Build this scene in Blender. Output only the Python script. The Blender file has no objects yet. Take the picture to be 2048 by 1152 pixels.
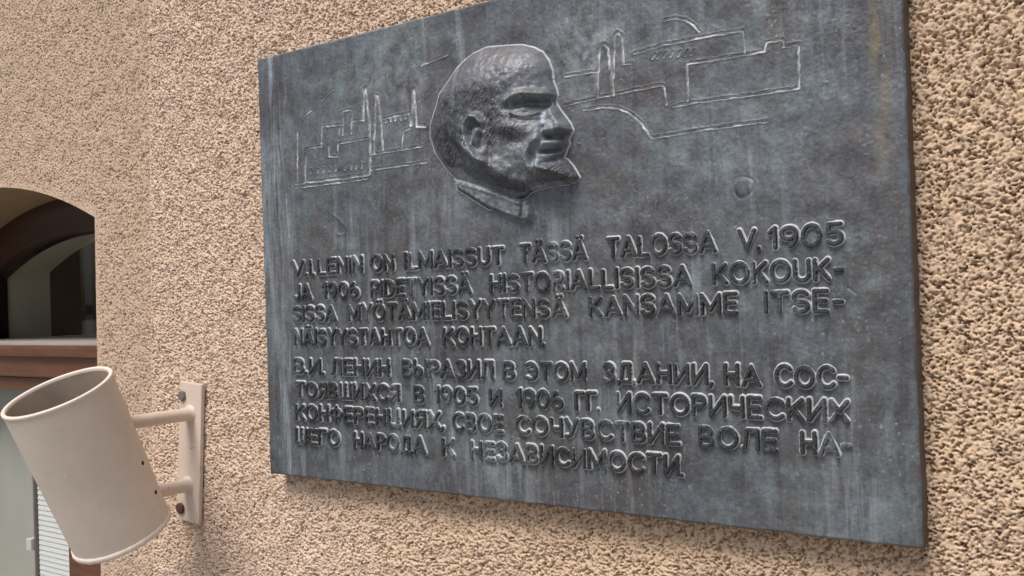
import bpy, math, random
import numpy as np

# ------------------------------------------------------------------ camera, sky, sun, exposure
S = bpy.context.scene
COL = S.collection
Z0 = 1.70                      # height of the plaque's centre above the pavement

cam_d = bpy.data.cameras.new("camera")
cam = bpy.data.objects.new("camera", cam_d)
COL.objects.link(cam)
S.camera = cam
cam_d.sensor_fit = 'HORIZONTAL'
cam_d.sensor_width = 36.0
cam_d.lens = 1900.0 / 2048.0 * 36.0
cam_d.clip_start = 0.02
cam_d.clip_end = 400.0


def look(yaw, pitch, roll):
    f = np.array([math.sin(yaw) * math.cos(pitch), math.cos(yaw) * math.cos(pitch), math.sin(pitch)])
    r = np.array([math.cos(yaw), -math.sin(yaw), 0.0])
    u = np.cross(r, f)
    return math.cos(roll) * r + math.sin(roll) * u, -math.sin(roll) * r + math.cos(roll) * u, f


r_, u_, f_ = look(-0.60856, 0.00883, -0.03372)
from mathutils import Matrix, Vector
M3 = Matrix(((r_[0], u_[0], -f_[0]), (r_[1], u_[1], -f_[1]), (r_[2], u_[2], -f_[2])))
cam.matrix_world = Matrix.Translation((0.95828, -1.42642, Z0 - 0.08415)) @ M3.to_4x4()

SUN_DIR = Vector((-0.08, -0.56, 0.92)).normalized()      # towards the bright part of the overcast sky
w = bpy.data.worlds.new("World")
S.world = w
w.use_nodes = True
wn = w.node_tree
bg = wn.nodes["Background"]
sky = wn.nodes.new("ShaderNodeTexSky")
sky.sky_type = 'NISHITA'
sky.sun_disc = False
sky.sun_elevation = math.asin(SUN_DIR.z)
sky.sun_rotation = math.atan2(SUN_DIR.x, SUN_DIR.y)
sky.air_density = 1.0
sky.dust_density = 4.0
sky.ozone_density = 1.0
wn.links.new(sky.outputs[0], bg.inputs[0])
bg.inputs[1].default_value = 0.060
sun_d = bpy.data.lights.new("sun", 'SUN')
sun_d.energy = 1.5
sun_d.angle = math.radians(24)
sun_d.color = (1.0, 0.965, 0.92)
sun = bpy.data.objects.new("sun", sun_d)
COL.objects.link(sun)
sun.rotation_euler = SUN_DIR.to_track_quat('Z', 'Y').to_euler()
S.view_settings.view_transform = 'Standard'
S.view_settings.look = 'None'
S.view_settings.gamma = 1.0
S.view_settings.exposure = 0.93


# ------------------------------------------------------------------ object helpers
def tag(o, label=None, cat=None, group=None, kind=None):
    if label: o["label"] = label
    if cat: o["category"] = cat
    if group: o["group"] = group
    if kind: o["kind"] = kind
    return o


def empty(name, loc=(0, 0, 0)):
    o = bpy.data.objects.new(name, None)
    o.empty_display_size = 0.1
    o.location = loc
    COL.objects.link(o)
    return o


def link(name, me, parent=None):
    o = bpy.data.objects.new(name, me)
    COL.objects.link(o)
    if parent is not None:
        o.parent = parent
        o.matrix_parent_inverse = Matrix.Translation(-total_loc(parent))
    return o


def total_loc(o):
    v = Vector(o.location)
    if o.parent is not None and o.type == 'EMPTY':
        v = v + total_loc(o.parent)
    if o.type != 'EMPTY':
        v = Vector((0, 0, 0))
    return v


def np_mesh(name, V, F, mats, smooth=True, midx=None, parent=None):
    """V (n,3) world coordinates, F (m,4) quads -> one linked mesh object"""
    me = bpy.data.meshes.new(name)
    V = np.ascontiguousarray(V, np.float32)
    F = np.ascontiguousarray(F, np.int32)
    k = F.shape[1]
    me.vertices.add(len(V))
    me.vertices.foreach_set("co", V.ravel())
    me.loops.add(F.size)
    me.loops.foreach_set("vertex_index", F.ravel())
    me.polygons.add(len(F))
    me.polygons.foreach_set("loop_start", np.arange(len(F), dtype=np.int32) * k)
    me.polygons.foreach_set("loop_total", np.full(len(F), k, np.int32))
    if not isinstance(mats, (list, tuple)): mats = [mats]
    for m in mats: me.materials.append(m)
    if midx is not None:
        me.polygons.foreach_set("material_index", np.ascontiguousarray(midx, np.int32))
    me.update(calc_edges=True)
    me.validate()
    if smooth:
        me.polygons.foreach_set("use_smooth", np.ones(len(me.polygons), bool))
    return link(name, me, parent)


def compact(V, F):
    used = np.unique(F)
    remap = np.full(len(V), -1, np.int64)
    remap[used] = np.arange(len(used))
    return V[used], remap[F]


def grid_faces(nx, nz, flip=False):
    i = np.arange(nx * nz).reshape(nz, nx)
    a, b, c, d = i[:-1, :-1], i[:-1, 1:], i[1:, 1:], i[1:, :-1]
    q = np.stack([a, b, c, d], -1).reshape(-1, 4)       # normal towards -y when x right, z up
    return q[:, ::-1] if flip else q


class MB:
    """small polygon collector for boxes, prisms and lathes"""
    def __init__(self): self.v = []; self.f = []
    def add(self, vs, fs):
        o = len(self.v); self.v += [tuple(p) for p in vs]; self.f += [tuple(i + o for i in q) for q in fs]
    def box(self, x0, x1, y0, y1, z0, z1, b=0.0):
        if b <= 0:
            vs = [(x, y, z) for z in (z0, z1) for y in (y0, y1) for x in (x0, x1)]
            self.add(vs, [(0, 2, 3, 1), (4, 5, 7, 6), (0, 1, 5, 4), (2, 6, 7, 3), (0, 4, 6, 2), (1, 3, 7, 5)])
            return
        import bmesh
        bm = bmesh.new()
        bmesh.ops.create_cube(bm, size=1)
        for v in bm.verts:
            v.co = ((x0 + x1) / 2 + v.co.x * (x1 - x0), (y0 + y1) / 2 + v.co.y * (y1 - y0), (z0 + z1) / 2 + v.co.z * (z1 - z0))
        bmesh.ops.bevel(bm, geom=bm.edges[:], offset=b, segments=2, profile=0.6, affect='EDGES')
        bm.verts.index_update()
        self.add([v.co[:] for v in bm.verts], [[v.index for v in f.verts] for f in bm.faces])
        bm.free()
    def lathe(self, origin, axis, prof, n=64, wob=None):
        """prof: list of (r, t) along axis; open profile"""
        a = Vector(axis).normalized()
        e1 = a.orthogonal().normalized(); e2 = a.cross(e1)
        o = Vector(origin); vs = []; fs = []
        for (r, t) in prof:
            for k in range(n):
                th = 2 * math.pi * k / n
                rr = r * (1 + (wob(th, t) if wob else 0))
                vs.append(o + a * t + e1 * (rr * math.cos(th)) + e2 * (rr * math.sin(th)))
        for j in range(len(prof) - 1):
            for k in range(n):
                k2 = (k + 1) % n
                fs.append((j * n + k, j * n + k2, (j + 1) * n + k2, (j + 1) * n + k))
        self.add(vs, fs)
    def build(self, name, mat, parent=None, smooth=False, angle=None):
        me = bpy.data.meshes.new(name)
        me.from_pydata(self.v, [], self.f)
        me.materials.append(mat)
        me.validate(); me.update()
        import bmesh
        bm = bmesh.new(); bm.from_mesh(me)
        bmesh.ops.recalc_face_normals(bm, faces=bm.faces[:])
        bm.to_mesh(me); bm.free()
        if smooth:
            for p in me.polygons: p.use_smooth = True
            if angle: me.set_sharp_from_angle(angle=math.radians(angle))
        return link(name, me, parent)


# ------------------------------------------------------------------ noise
RNG = np.random.default_rng(11)


def band_noise(nz, nx, res, lam, width=0.45, aniso=1.0, seed=0):
    """band-passed noise, unit variance, dominant wavelength lam (m); aniso > 1 stretches it along x"""
    rng = np.random.default_rng(seed)
    fx = np.fft.rfftfreq(nx, res)[None, :] * aniso
    fz = np.fft.fftfreq(nz, res)[:, None]
    fr = np.sqrt(fx * fx + fz * fz) + 1e-9
    g = np.exp(-0.5 * (np.log(fr * lam) / width) ** 2)
    sp = np.fft.rfft2(rng.standard_normal((nz, nx))) * g
    n = np.fft.irfft2(sp, s=(nz, nx))
    return n / n.std()


def seg_dist(X, Z, pts):
    """distance from grid points to a polyline"""
    d = np.full(X.shape, 9.0)
    for (x0, z0), (x1, z1) in zip(pts[:-1], pts[1:]):
        vx, vz = x1 - x0, z1 - z0
        L = vx * vx + vz * vz + 1e-12
        t = np.clip(((X - x0) * vx + (Z - z0) * vz) / L, 0, 1)
        d = np.minimum(d, np.hypot(X - x0 - t * vx, Z - z0 - t * vz))
    return d


def inside(X, Z, poly):
    r = np.zeros(X.shape, bool)
    n = len(poly)
    for i in range(n):
        x0, z0 = poly[i]; x1, z1 = poly[(i + 1) % n]
        if z0 == z1: continue
        c = ((z0 > Z) != (z1 > Z)) & (X < (x1 - x0) * (Z - z0) / (z1 - z0) + x0)
        r ^= c
    return r


def sstep(a, b, x):
    t = np.clip((x - a) / (b - a), 0, 1)
    return t * t * (3 - 2 * t)


# ------------------------------------------------------------------ materials
class NT:
    def __init__(self, name):
        self.m = bpy.data.materials.new(name); self.m.use_nodes = True
        self.t = self.m.node_tree; self.b = self.t.nodes["Principled BSDF"]
        self.geo = None
    def n(self, ty, **kw):
        nd = self.t.nodes.new(ty)
        for k, v in kw.items(): setattr(nd, k, v)
        return nd
    def l(self, a, b): self.t.links.new(a, b)
    def pos(self, scale=(1, 1, 1), loc=(0, 0, 0)):
        if self.geo is None: self.geo = self.n("ShaderNodeTexCoord")
        mp = self.n("ShaderNodeMapping"); mp.inputs["Scale"].default_value = scale; mp.inputs["Location"].default_value = loc
        self.l(self.geo.outputs["Object"], mp.inputs[0]); return mp.outputs[0]
    def noise(self, scale, detail=4, rough=0.55, stretch=(1, 1, 1), loc=(0, 0, 0), dist=0.0):
        nd = self.n("ShaderNodeTexNoise"); nd.inputs["Scale"].default_value = scale
        nd.inputs["Detail"].default_value = detail; nd.inputs["Roughness"].default_value = rough
        nd.inputs["Distortion"].default_value = dist
        self.l(self.pos(stretch, loc), nd.inputs["Vector"]); return nd.outputs["Fac"]
    def ramp(self, fac, stops, interp='LINEAR'):
        r = self.n("ShaderNodeValToRGB"); e = r.color_ramp.elements; r.color_ramp.interpolation = interp
        while len(e) < len(stops): e.new(0.5)
        for q, (p, c) in zip(e, stops):
            q.position = p; q.color = (c, c, c, 1) if isinstance(c, (int, float)) else (*c, 1)
        self.l(fac, r.inputs[0]); return r.outputs[0]
    def mix(self, fac, a, b, mode='MIX'):
        m = self.n("ShaderNodeMix", data_type='RGBA', blend_type=mode)
        for s, v in ((m.inputs[0], fac), (m.inputs[6], a), (m.inputs[7], b)):
            if isinstance(v, (int, float)): s.default_value = v
            elif isinstance(v, tuple): s.default_value = (*v, 1)
            else: self.l(v, s)
        return m.outputs[2]
    def math(self, op, a, b=0.0, clamp=False):
        m = self.n("ShaderNodeMath", operation=op); m.use_clamp = clamp
        for s, v in ((m.inputs[0], a), (m.inputs[1], b)):
            if isinstance(v, (int, float)): s.default_value = v
            else: self.l(v, s)
        return m.outputs[0]
    def bump(self, h, dist, strength=1.0):
        b = self.n("ShaderNodeBump"); b.inputs["Distance"].default_value = dist; b.inputs["Strength"].default_value = strength
        self.l(h, b.inputs["Height"]); self.l(b.outputs[0], self.b.inputs["Normal"])
    def set(self, col=None, rough=None, metal=None, spec=None):
        for k, v in (("Base Color", col), ("Roughness", rough), ("Metallic", metal), ("Specular IOR Level", spec)):
            if v is None: continue
            s = self.b.inputs[k]
            if isinstance(v, (int, float)): s.default_value = v
            elif isinstance(v, tuple): s.default_value = (*v, 1)
            else: self.l(v, s)
        return self.m


def sep_x(t):
    s = t.n("ShaderNodeSeparateXYZ"); t.l(t.pos(), s.inputs[0]); return s


def mat_stucco(name, a, b, c, speck, pink=None):
    t = NT(name)
    big = t.ramp(t.noise(3.2, 5, 0.6), [(0.36, 0.0), (0.64, 1.0)])
    mid = t.ramp(t.noise(22, 4, 0.6, loc=(3, 1, 2)), [(0.38, 0.0), (0.62, 1.0)])
    grain = t.ramp(t.noise(170, 3, 0.65, loc=(7, 0, 1)), [(0.36, 0.0), (0.66, 1.0)])
    col = t.mix(big, a, b)
    if pink:                                   # pinker and lighter towards the corner by the bay
        s = sep_x(t); mr = t.n("ShaderNodeMapRange"); mr.interpolation_type = 'SMOOTHSTEP'
        mr.inputs[1].default_value = 0.15; mr.inputs[2].default_value = -0.85
        t.l(t.math('ADD', s.outputs[0], t.math('MULTIPLY', t.math('SUBTRACT', t.noise(2.2, 4, 0.6, loc=(2, 7, 7)), 0.5), 1.6)), mr.inputs[0])
        col = t.mix(mr.outputs[0], col, pink)
    col = t.mix(t.math('MULTIPLY', mid, 0.5), col, c)
    col = t.mix(t.math('MULTIPLY', grain, 0.35), col, tuple(min(.86, q * 1.2) for q in a))
    dark = t.ramp(t.noise(135, 2, 0.5, loc=(1, 5, 9)), [(0.575, 0.0), (0.65, 1.0)])
    col = t.mix(t.math('MULTIPLY', dark, 0.8), col, speck)
    t.bump(t.noise(380, 4, 0.7), 0.0020, 0.9)
    return t.set(col, 0.92, 0.0, 0.2)


STUCCO = mat_stucco("roughcast_render", (0.695, 0.510, 0.348), (0.675, 0.498, 0.366), (0.72, 0.545, 0.372), (0.19, 0.12, 0.08), (0.77, 0.600, 0.495))
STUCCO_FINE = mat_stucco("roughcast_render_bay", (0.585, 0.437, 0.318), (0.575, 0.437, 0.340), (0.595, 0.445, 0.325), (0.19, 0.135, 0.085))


def bronze(name, tone=1.0, pale=0.0, smoothness=0.0, metal=0.35, rough=(0.46, 0.66)):
    t = NT(name)
    k = lambda c: tuple(q * tone for q in c)
    base = t.ramp(t.noise(5.5, 6, 0.62, dist=0.4), [(0.33, k((0.082, 0.078, 0.084))), (0.47, k((0.118, 0.128, 0.145))),
                                                  (0.60, k((0.148, 0.170, 0.188))), (0.72, k((0.120, 0.150, 0.146)))])
    lf = t.ramp(t.noise(2.4, 4, 0.55, loc=(3, 9, 6)), [(0.36, 0.80), (0.64, 1.18)])
    base = t.mix(1.0, base, lf, 'MULTIPLY')
    fine = t.ramp(t.noise(75, 7, 0.75, stretch=(1, 1, .7), loc=(8, 8, 1), dist=0.6), [(0.36, 0.70), (0.66, 1.36)])
    base = t.mix(1.0, base, fine, 'MULTIPLY')
    brown = t.ramp(t.noise(9, 8, 0.75, loc=(4, 2, 8)), [(0.49, 0.0), (0.64, 0.78)])
    col = t.mix(brown, base, k((0.115, 0.100, 0.098)))
    teal = t.ramp(t.noise(8, 9, 0.80, loc=(9, 3, 1), dist=0.8), [(0.54, 0.0), (0.69, 0.80)])
    col = t.mix(teal, col, k((0.215, 0.275, 0.275)))
    # rain streaks running down the casting
    st = t.ramp(t.noise(1.0, 4, 0.6, stretch=(44, 1, 3.2), loc=(2, 0, 3), dist=0.25), [(0.53, 0.0), (0.70, 1.0)])
    zone = t.ramp(t.noise(3.0, 3, 0.5, stretch=(1.4, 1, 1.0), loc=(6, 0, 2)), [(0.40, 0.0), (0.62, 1.0)])
    s = sep_x(t)
    xr = t.n("ShaderNodeMapRange"); xr.inputs[1].default_value = -0.52; xr.inputs[2].default_value = -0.60
    t.l(s.outputs[0], xr.inputs[0])
    stf = t.math('MULTIPLY', st, t.math('MAXIMUM', t.math('MULTIPLY', zone, 0.6), t.math('MULTIPLY', xr.outputs[0], 1.0)))
    col = t.mix(stf, col, (0.310, 0.355, 0.385))
    dk = t.ramp(t.noise(1.0, 4, 0.6, stretch=(38, 1, 2.2), loc=(12, 0, 5)), [(0.57, 0.0), (0.70, 0.55)])
    col = t.mix(dk, col, k((0.060, 0.056, 0.058)))
    sp = t.ramp(t.noise(170, 3, 0.6, loc=(3, 3, 3)), [(0.62, 0.0), (0.74, 1.0)])
    spz = t.ramp(t.noise(6, 4, 0.6, loc=(1, 8, 4)), [(0.40, 0.15), (0.58, 1.0)])
    col = t.mix(t.math('MULTIPLY', sp, spz), col, k((0.36, 0.39, 0.40)))
    scr = t.ramp(t.noise(1.0, 3, 0.5, stretch=(260, 1, 40), loc=(5, 0, 1), dist=1.2), [(0.66, 0.0), (0.72, 0.55)])
    col = t.mix(t.math('MULTIPLY', scr, spz), col, k((0.34, 0.36, 0.36)))
    for bx, bz, br, amt in ((-0.27, 0.36, 0.17, 0.55), (0.16, 0.32, 0.13, 0.75), (-0.03, -0.41, 0.13, 0.5), (0.57, -0.41, 0.10, 0.45), (-0.62, 0.12, 0.10, 0.75), (-0.61, -0.15, 0.09, 0.5), (-0.16, 0.10, 0.09, 0.45)):
        dx = t.math('SUBTRACT', s.outputs[0], bx); dz_ = t.math('SUBTRACT', s.outputs[2], Z0 + bz)
        if bx < -0.6: dz_ = t.math('MULTIPLY', dz_, 0.35)
        rr = t.math('SQRT', t.math('ADD', t.math('MULTIPLY', dx, dx), t.math('MULTIPLY', dz_, dz_)))
        mr = t.n("ShaderNodeMapRange"); mr.interpolation_type = 'SMOOTHSTEP'
        mr.inputs[1].default_value = br; mr.inputs[2].default_value = 0.0
        t.l(rr, mr.inputs[0])
        vert = bx < -0.1 and bz < 0.2 or bz < -0.3
        tex = t.ramp(t.noise(1.0, 6, 0.7, stretch=(70, 1, 6) if vert else (30, 1, 26), loc=(bx * 9, 1, bz * 7), dist=0.5), [(0.42, 0.0), (0.64, 1.0)])
        col = t.mix(t.math('MULTIPLY', t.math('MULTIPLY', mr.outputs[0], tex), amt), col, (0.36, 0.405, 0.42))
    # ochre run near the right-hand edge of the plate, top half
    ox = t.n("ShaderNodeMapRange"); ox.interpolation_type = 'SMOOTHSTEP'
    ox.inputs[1].default_value = 0.022; ox.inputs[2].default_value = 0.004
    t.l(t.math('ABSOLUTE', t.math('SUBTRACT', s.outputs[0], 0.633)), ox.inputs[0])
    oz = t.n("ShaderNodeMapRange"); oz.inputs[1].default_value = Z0 + 0.02; oz.inputs[2].default_value = Z0 + 0.20
    t.l(s.outputs[2], oz.inputs[0])
    och = t.math('MULTIPLY', t.math('MULTIPLY', ox.outputs[0], oz.outputs[0]), t.ramp(t.noise(14, 4, 0.6, stretch=(2.2, 1, .5), dist=0.8), [(0.36, 0.10), (0.58, 1.0)]))
    col = t.mix(och, col, k((0.235, 0.195, 0.125)))
    if pale > 0:
        col = t.mix(t.math('MULTIPLY', t.ramp(t.noise(40, 4, 0.65, loc=(5, 5, 0)), [(0.25, 0.35), (0.6, 1.0)]), pale), col, (0.50, 0.51, 0.52))
    hb = t.math('ADD', t.math('MULTIPLY', t.noise(26, 5, 0.6), 1.0), t.math('MULTIPLY', t.noise(120, 4, 0.7), 0.35))
    t.bump(hb, 0.0012 * (1 - smoothness), 0.8)
    ro = t.ramp(t.noise(16, 5, 0.6, loc=(2, 2, 2)), [(0.3, rough[0]), (0.7, rough[1])])
    return t.set(col, ro, metal, 0.5)


BRONZE = bronze("patinated_bronze", 0.86)
BRONZE_DARK = bronze("dark_bronze_letter_face", 0.26, 0.0, 0.4, 0.12, (0.52, 0.70))
BRONZE_PLUG = bronze("dull_bronze_plug", 0.62)
BRONZE_PALE = bronze("chalky_bronze_rim_highlight", 1.45, 1.0, 0.0, 0.05)  # edge highlights of letters and head painted pale, together with chalky deposit
BRONZE_GROOVE = bronze("chalky_bronze_groove", 1.25, 0.90)
BRONZE_HEAD = bronze("handled_bronze_relief", 1.34, 0.0, 0.3, 0.3, (0.44, 0.58))
BRONZE_HAIR = bronze("grimy_hair_dark_neck_bronze", 0.55, 0.0, 0.3, 0.3, (0.48, 0.62))


def mat_paint(name, col, rough=0.5, var=0.12, chips=None):
    t = NT(name)
    c = t.mix(t.ramp(t.noise(9, 5, 0.6), [(0.3, 0.0), (0.7, 1.0)]), col, tuple(q * (1 - var) for q in col))
    dirt = t.ramp(t.noise(30, 5, 0.7, loc=(4, 4, 4)), [(0.58, 0.0), (0.78, 0.45)])
    c = t.mix(dirt, c, tuple(q * 0.68 for q in col))
    if chips:
        ch = t.ramp(t.noise(55, 3, 0.6, loc=(1, 9, 2)), [(0.690, 0.0), (0.705, 1.0)])
        c = t.mix(ch, c, chips)
    t.bump(t.noise(140, 3, 0.6), 0.0008, 0.5)
    return t.set(c, rough, 0.0, 0.45)


BRONZE_SIDE = mat_paint("brown_weathered_bronze_side", (0.105, 0.080, 0.064), 0.6, 0.35)
LAMP_PAINT = mat_paint("beige_lamp_paint", (0.76, 0.66, 0.56), 0.5, 0.12, (0.75, 0.68, 0.6))
LAMP_INSIDE = mat_paint("stained_lamp_inside", (0.55, 0.45, 0.35), 0.6, 0.35, (0.16, 0.09, 0.04))
RIM_PAINT = mat_paint("pale_rim_paint", (0.82, 0.72, 0.62), 0.45, 0.15)  # paler than the lamp paint: sky brightness on the rim put into colour
BRACKET_PAINT = mat_paint("beige_bracket_paint", (0.69, 0.57, 0.475), 0.45, 0.10, (0.40, 0.28, 0.2))
RUST = mat_paint("rusty_steel", (0.11, 0.055, 0.035), 0.8, 0.4)
STEEL = mat_paint("dull_screw_steel", (0.21, 0.175, 0.15), 0.5, 0.3)
DARK_HOLE = mat_paint("black_hole_paint", (0.025, 0.02, 0.018), 0.8, 0.1)
LAMP_GLASS = mat_paint("dusty_lamp_glass", (0.22, 0.19, 0.16), 0.3, 0.2)


def mat_wood(name, col):
    t = NT(name)
    g = t.ramp(t.noise(4, 6, 0.65, stretch=(1.5, 9, 14)), [(0.3, 0.0), (0.7, 1.0)])
    c = t.mix(g, tuple(q * 0.7 for q in col), tuple(q * 1.2 for q in col))
    t.bump(t.noise(6, 5, 0.6, stretch=(2, 20, 30)), 0.001, 0.5)
    return t.set(c, 0.42, 0.0, 0.5)


WOOD = mat_wood("brown_varnished_wood", (0.130, 0.050, 0.024))
WOOD_DARK = mat_wood("shaded_brown_wood", (0.042, 0.017, 0.010))  # darker copy of the window wood: the deep reveal's shade in its colour
CREAM = mat_paint("cream_reveal_plaster", (0.86, 0.79, 0.66), 0.8, 0.08)
LEDGE = mat_paint("pale_grey_ledge", (0.40, 0.37, 0.32), 0.8, 0.2)
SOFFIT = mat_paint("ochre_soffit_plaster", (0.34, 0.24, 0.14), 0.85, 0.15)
ROOM = mat_paint("dim_room_wall", (0.22, 0.205, 0.185), 0.8, 0.2)
SASH = mat_paint("slate_grey_sash_paint", (0.10, 0.10, 0.115), 0.6, 0.1)
BLIND = mat_paint("white_blind_slat", (0.85, 0.85, 0.85), 0.6, 0.03)
CURTAIN = mat_paint("pale_green_grey_curtain", (0.47, 0.465, 0.42), 0.9, 0.08)
WHITE = mat_paint("white_plastic", (0.75, 0.74, 0.72), 0.4, 0.05)
tg = NT("window_glass")
tr_ = tg.n("ShaderNodeBsdfTransparent"); tr_.inputs[0].default_value = (0.95, 0.96, 0.95, 1)
gl_ = tg.n("ShaderNodeBsdfGlossy"); gl_.inputs["Roughness"].default_value = 0.02
lw_ = tg.n("ShaderNodeLayerWeight"); lw_.inputs[0].default_value = 0.5
mx_ = tg.n("ShaderNodeMixShader")
tg.l(tg.math('ADD', tg.math('MULTIPLY', tg.math('POWER', lw_.outputs["Facing"], 5.0), 0.8), 0.035), mx_.inputs[0]); tg.l(tr_.outputs[0], mx_.inputs[1]); tg.l(gl_.outputs[0], mx_.inputs[2])
tg.l(mx_.outputs[0], tg.t.nodes["Material Output"].inputs[0])
GLASS = tg.m
ta = NT("pale_paving")
PAVING = ta.set(ta.mix(ta.noise(60, 5, 0.7), (0.19, 0.18, 0.165), (0.28, 0.265, 0.245)), 0.9, 0.0, 0.3)
ta.bump(ta.noise(220, 3, 0.6), 0.004, 0.6)

# ------------------------------------------------------------------ pavement
m = MB()
m.add([(-150, -300, 0), (150, -300, 0), (150, 20, 0), (-150, 20, 0)], [(0, 1, 2, 3)])
tag(m.build("pavement", PAVING), kind="structure")

# ------------------------------------------------------------------ building wall
building = tag(empty("building", (-0.5, 0, 0)), "rough beige rendered building front with arched window behind the bronze plaque", "building")
CX, BAY = -1.135, 0.12          # the wall's corner and how far the window bay stands back
RES = 0.0017
HX0, HX1, HZ0, HZ1 = -3.0, 1.35, -1.12, 1.02


def stucco_field(res, nx, nz, seed, lam, amp):
    """roughcast: lumpy plateaus with pits and small ledges between them (metres, outwards)"""
    a = band_noise(nz, nx, res, lam, 0.62, 1.30, seed)
    b = band_noise(nz, nx, res, lam * 2.6, 0.5, 1.0, seed + 1)
    c = band_noise(nz, nx, res, lam * 0.5, 0.4, 1.0, seed + 2)
    d = band_noise(nz, nx, res, 0.16, 0.6, 1.0, seed + 3)
    e = band_noise(nz, nx, res, 0.055, 0.6, 1.0, seed + 4)
    n = a + 0.45 * b + 0.55 * c
    amp = amp * np.clip(1.0 + 0.28 * e, 0.35, 1.8)
    return amp * np.tanh(0.8 * n + 0.45) + 0.0012 * d + 1.7 * amp * np.minimum(n + 0.75, 0)


def wall_patch(x0, x1, z0, z1, y, seed, lam, amp, res):
    nx = int((x1 - x0) / res) + 1; nz = int((z1 - z0) / res) + 1
    X, Z = np.meshgrid(np.linspace(x0, x1, nx), np.linspace(z0, z1, nz))
    return X, Z, stucco_field(res, nx, nz, seed, lam, amp)


# main (projecting) face right of the corner
X, Z, Hh = wall_patch(CX, HX1, HZ0, HZ1, 0.0, 5, 0.0098, 0.0024, RES)
lean = 0.0 * Z
edge = sstep(0.0, 0.012, X - CX)
XX = X - 0.0345 * 0 + (1 - sstep(0, 0.25, X - CX)) * (0.036 * Z)      # the old corner is a little out of plumb
Y = -Hh * (0.35 + 0.65 * edge) + (1 - edge) * 0.004
V = np.stack([XX.ravel(), Y.ravel(), (Z + Z0).ravel()], 1)
nz, nx = X.shape
F = grid_faces(nx, nz)
# return of the corner back to the bay
ret = []
cols = []
for k, yy in enumerate((0.05, BAY + 0.03)):
    col_v = np.stack([XX[:, 0], np.full(nz, yy), Z[:, 0] + Z0], 1)
    cols.append(len(V)); V = np.vstack([V, col_v])
idx0 = np.arange(nz) * nx
prev = idx0
for c0 in cols:
    cur = c0 + np.arange(nz)
    F = np.vstack([F, np.stack([cur[:-1], prev[:-1], prev[1:], cur[1:]], 1)])
    prev = cur
# plain wall outside the modelled patch, to the ground, the right and the eaves
def quad(V, F, pts):
    o = len(V); return np.vstack([V, np.array(pts, float)]), np.vstack([F, np.array([[o, o + 1, o + 2, o + 3]])])
TOPZ, BOTZ, RX = 4.2, -Z0 - 0.02, 4.0
V, F = quad(V, F, [(CX - .04, 0.0005, BOTZ + Z0), (HX1, 0.0005, BOTZ + Z0), (HX1, 0.0005, HZ0 + Z0), (CX - .04, 0.0005, HZ0 + Z0)])
V, F = quad(V, F, [(CX + .036, 0.0005, HZ1 + Z0), (HX1, 0.0005, HZ1 + Z0), (HX1, 0.0005, TOPZ + Z0), (CX + .036, 0.0005, TOPZ + Z0)])
V, F = quad(V, F, [(HX1, 0.0005, BOTZ + Z0), (RX, 0.0005, BOTZ + Z0), (RX, 0.0005, TOPZ + Z0), (HX1, 0.0005, TOPZ + Z0)])
np_mesh("front_wall", V, F, STUCCO, True, None, building)

# window bay, set back, with an arched opening
XC, HALF, AR = -2.2200, 0.655, 1.617
AZ = 0.3215 - AR                                     # centre height of the arch circle
ZB = -1.42                                           # sill level
arch = lambda x: AZ + np.sqrt(AR ** 2 - (x - XC) ** 2)
SPR = float(arch(np.array(XC + HALF)))
parts_V, parts_F = [], []
def push(V, F):
    o = sum(len(v) for v in parts_V); parts_V.append(V); parts_F.append(F + o)
BRES = 0.0022
fx0, fx1 = XC - HALF - 0.3, CX + 0.06
nxg = int((fx1 - fx0) / BRES); nzg = int((HZ1 - HZ0) / BRES)
FIELD = stucco_field(BRES, nxg, nzg, 40, 0.0112, 0.0014)
def fsample(x, z):
    i = np.clip(((z - HZ0) / BRES).astype(int), 0, nzg - 1); j = np.clip(((x - fx0) / BRES).astype(int), 0, nxg - 1)
    return FIELD[i, j]
def jamb_x(z): return XC + HALF - 0.004 + 0.022 * (z + 0.15)      # slightly out of plumb, like the corner
# right of the opening
zs = np.linspace(HZ0, HZ1, nzg); us = np.linspace(0, 1, int((fx1 - (XC + HALF)) / BRES))
Zg, Ug = np.meshgrid(zs, us, indexing='ij')
JX = np.where(Zg < SPR, jamb_x(Zg), jamb_x(np.full_like(Zg, SPR)))
Xg = JX + Ug * (fx1 - JX)
de = Xg - JX
soft = np.where(Zg < SPR + 0.01, sstep(0.0, 0.035, de), 1.0)
Yg = BAY - fsample(Xg, Zg) * (0.12 + 0.88 * soft)
push(np.stack([Xg.ravel(), Yg.ravel(), (Zg + Z0).ravel()], 1), grid_faces(Xg.shape[1], Xg.shape[0]))
# above the arch
XR = float(jamb_x(np.array(SPR)))
xs = np.linspace(XC - HALF, XR, int(2 * HALF / BRES)); ts = np.linspace(0, 1, int((HZ1 - SPR) / BRES))
Tg, Xg = np.meshgrid(ts, xs, indexing='ij')
AZx = arch(np.clip(Xg, XC - HALF, XC + HALF)); Zg = AZx + Tg * (HZ1 - AZx)
soft = sstep(0.0, 0.035, Zg - AZx)
Yg = BAY - fsample(Xg, Zg) * (0.12 + 0.88 * soft)
push(np.stack([Xg.ravel(), Yg.ravel(), (Zg + Z0).ravel()], 1), grid_faces(Xg.shape[1], Xg.shape[0]))
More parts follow.
